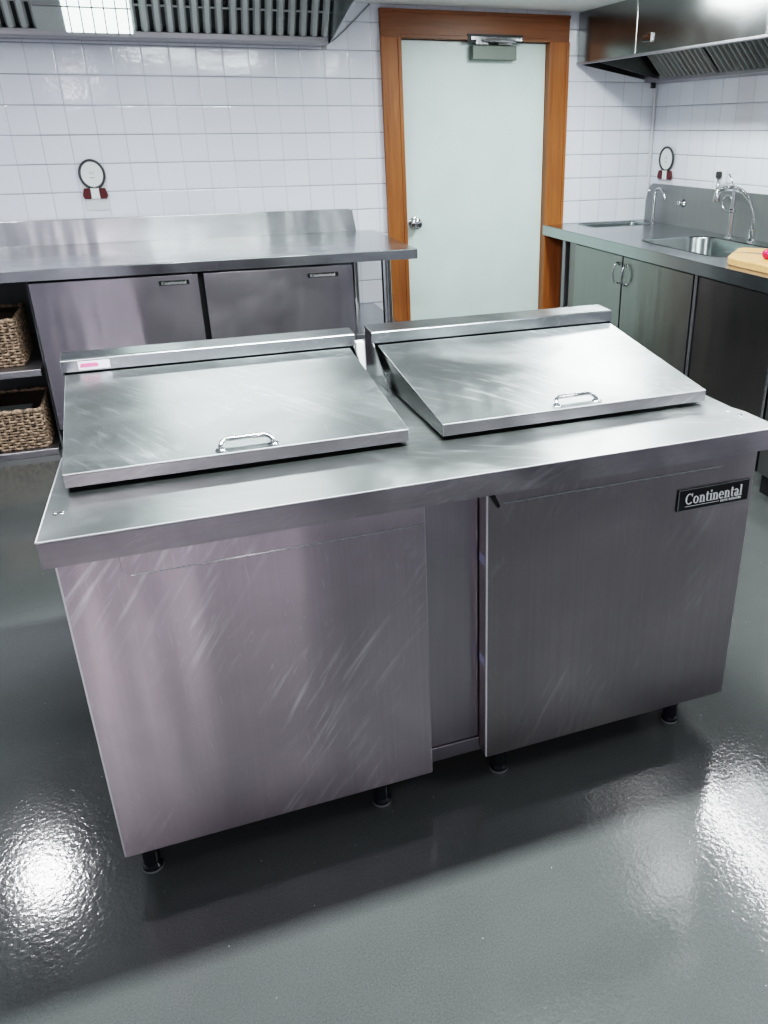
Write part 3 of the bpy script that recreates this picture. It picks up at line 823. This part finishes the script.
# horizontal filter frame bars
build('filter_bar', MB().tube([(HX0,5.012,2.098),(HX1-.012,5.012,2.098)], .006, 6), M['filter'], hl, world=True)
build('side_panel', MB().prism([(D-.002,1.955),(5.085,1.958),(4.50,2.085),(4.30,2.095),(4.30,2.186),(D-.002,2.186)], HX1-.012, HX1-.006, 'x'), M['hood'], hl, world=True)
build('front_panel', MB().box(HX0, HX1, 4.292, 4.300, 2.09, 2.186), M['hood'], hl, bevel=.001, world=True)
build('end_bolt', MB().box(HX1-.03, HX1-.004, 5.22, 5.24, 1.938, 1.956), M['gutter'], hl, world=True)
cbw = MB().tube(bez([(HX1-.01,D-.008,1.955),(1.14,D-.006,1.98),(1.20,D-.006,2.03),(1.30,D-.006,2.12),(1.37,D-.006,2.184)], 16), .0035, 6)  # thin tube drawn in as the edge of the hood's shadow
tag(build('wall_cable', cbw, M['cabledark'], smooth=True), 'thin grey cable running from left hood corner up to the ceiling', 'cable')
# right hood
hr = thing('extractor_hood', 'steel extractor hood with riveted front panels above the sink counter', 'hood', (3.0, 4.0, 1.85))
hX = 2.739; hz = 1.893
seams = [5.31, 4.60, 3.46, 2.3, 1.2]
for k in range(4):
    build('front_panel', MB().box(hX, hX+.006, seams[k+1]+.003, seams[k]-.003, hz+.004, 2.186), M['hood'], hr, bevel=.0015, world=True)
    build('seam_cover', MB().box(hX-.003, hX+.003, seams[k+1]-.007, seams[k+1]+.007, hz+.004, 2.186), M['handle'], hr, bevel=.0008, world=True)
build('lower_edge', MB().prism([(hX-.004,hz-.004),(hX+.03,hz-.004),(hX+.03,hz+.002),(hX+.003,hz+.006),(hX-.004,hz+.008)], 1.2, 5.312, 'y'), M['gutter'], hr, bevel=.001, world=True)
build('end_panel', MB().prism([(hX+.006,hz),(RX-.004,1.79),(RX-.004,2.186),(hX+.006,2.186)], 5.300, 5.310, 'y'), M['hood'], hr, world=True)
build('gutter', MB().prism([(3.245,1.790),(RX-.003,1.782),(RX-.003,1.820),(RX-.01,1.820),(RX-.01,1.798),(3.252,1.800),(3.252,1.824),(3.245,1.826)], 1.2, 5.298, 'y'), M['gutter'], hr, bevel=.001, world=True)
for k in range(5):
    b = 5.10-k*.62; a = b-.61
    f = baffles('filter_panel', (3.242,1.815), (2.90,2.165), a, b, 'y', -1, .05, .030, .016, hr, M['filter_dark'])
    bkp = MB().hexa([(3.25,a,1.822),(3.25,b,1.822),(3.254,b,1.826),(3.254,a,1.826),(2.908,a,2.172),(2.908,b,2.172),(2.912,b,2.176),(2.912,a,2.176)])
    build('filter_backing', bkp, M['black'], f, world=True)
build('divider_panel', MB().prism([(hX+.01,hz+.01),(3.25,1.80),(3.25,1.84),(2.91,2.18),(hX+.01,2.18)], 5.115, 5.121, 'y'), M['hood'], hr, world=True)
build('drain_stub', MB().tube([(3.30,5.27,1.79),(3.30,5.27,1.755)], .018, 10), M['blackgloss'], hr, world=True)
build('catch_plate', MB().box(hX-.003, hX, 4.41, 4.52, 1.955, 1.985).box(hX-.012, hX-.002, 4.42, 4.455, 1.950, 1.995), M['chrome'], hr, bevel=.001, world=True)

# ------------------------------------------------------------------ lights
def area(name, loc, sx, sy, power, col, rot=(0,0,0), spread=PI):
    l = bpy.data.lights.new(name, 'AREA'); l.shape = 'RECTANGLE'; l.size = sx; l.size_y = sy; l.energy = power; l.color = col; l.spread = spread
    o = bpy.data.objects.new(name, l); COL.objects.link(o); o.location = loc; o.rotation_euler = rot
    return o
cool = (.93, 1.0, .985); neutral = (.97, .97, 1.0); pinkish = (1.0, .93, .975)
area('ceiling_lamp_over_table', (.60, 1.58, CZ-.02), 1.25, .08, 78, cool)
area('ceiling_lamp_back_left', (-1.05, 3.75, CZ-.02), .16, .16, 11, neutral)
area('ceiling_lamp_right', (2.60, 2.45, CZ-.02), .08, 1.2, 14, neutral)
area('ceiling_lamp_right_back', (2.30, 3.95, CZ-.02), .14, 1.0, 26, cool)
area('ceiling_lamp_back', (.3, 3.9, CZ-.02), .8, .14, 8, cool)
area('ceiling_lamp_front_left', (-.75, -3.1, CZ-.02), .30, 1.0, 42, pinkish)
area('ceiling_lamp_front_middle', (.45, -3.6, CZ-.02), .16, .8, 14, pinkish)
area('ceiling_lamp_front_right', (2.1, .55, CZ-.02), .20, .6, 13, cool)

w = bpy.data.worlds.new('room_air'); bpy.context.scene.world = w; w.use_nodes = True
w.node_tree.nodes['Background'].inputs[0].default_value = (.6,.62,.65,1); w.node_tree.nodes['Background'].inputs[1].default_value = .08

# ------------------------------------------------------------------ camera (solved from the photograph)
cam = bpy.data.cameras.new('camera'); co = bpy.data.objects.new('camera', cam); COL.objects.link(co)
f, cx, cy, p, r, yw, hh = 809.704, 467.873, 483.762, .415, -.006, .354, 1.522
F = Vector((math.sin(yw)*math.cos(p), math.cos(yw)*math.cos(p), -math.sin(p)))
ri = Vector((math.cos(yw), -math.sin(yw), 0)); up = ri.cross(F)
Rv = math.cos(r)*ri+math.sin(r)*up; Uv = -math.sin(r)*ri+math.cos(r)*up
co.matrix_world = Matrix(((Rv.x,Uv.x,-F.x,0),(Rv.y,Uv.y,-F.y,0),(Rv.z,Uv.z,-F.z,hh),(0,0,0,1)))
cam.sensor_fit = 'AUTO'; cam.sensor_width = 36; cam.lens = f*36/1024
cam.shift_x = (384-cx)/1024; cam.shift_y = (cy-512)/1024
cam.clip_start = .05
sce = bpy.context.scene; sce.camera = co
sce.view_settings.view_transform = 'Filmic'
sce.view_settings.look = 'High Contrast'
sce.view_settings.exposure = .5
sce.cycles.max_bounces = 10
sce.cycles.use_denoising = True
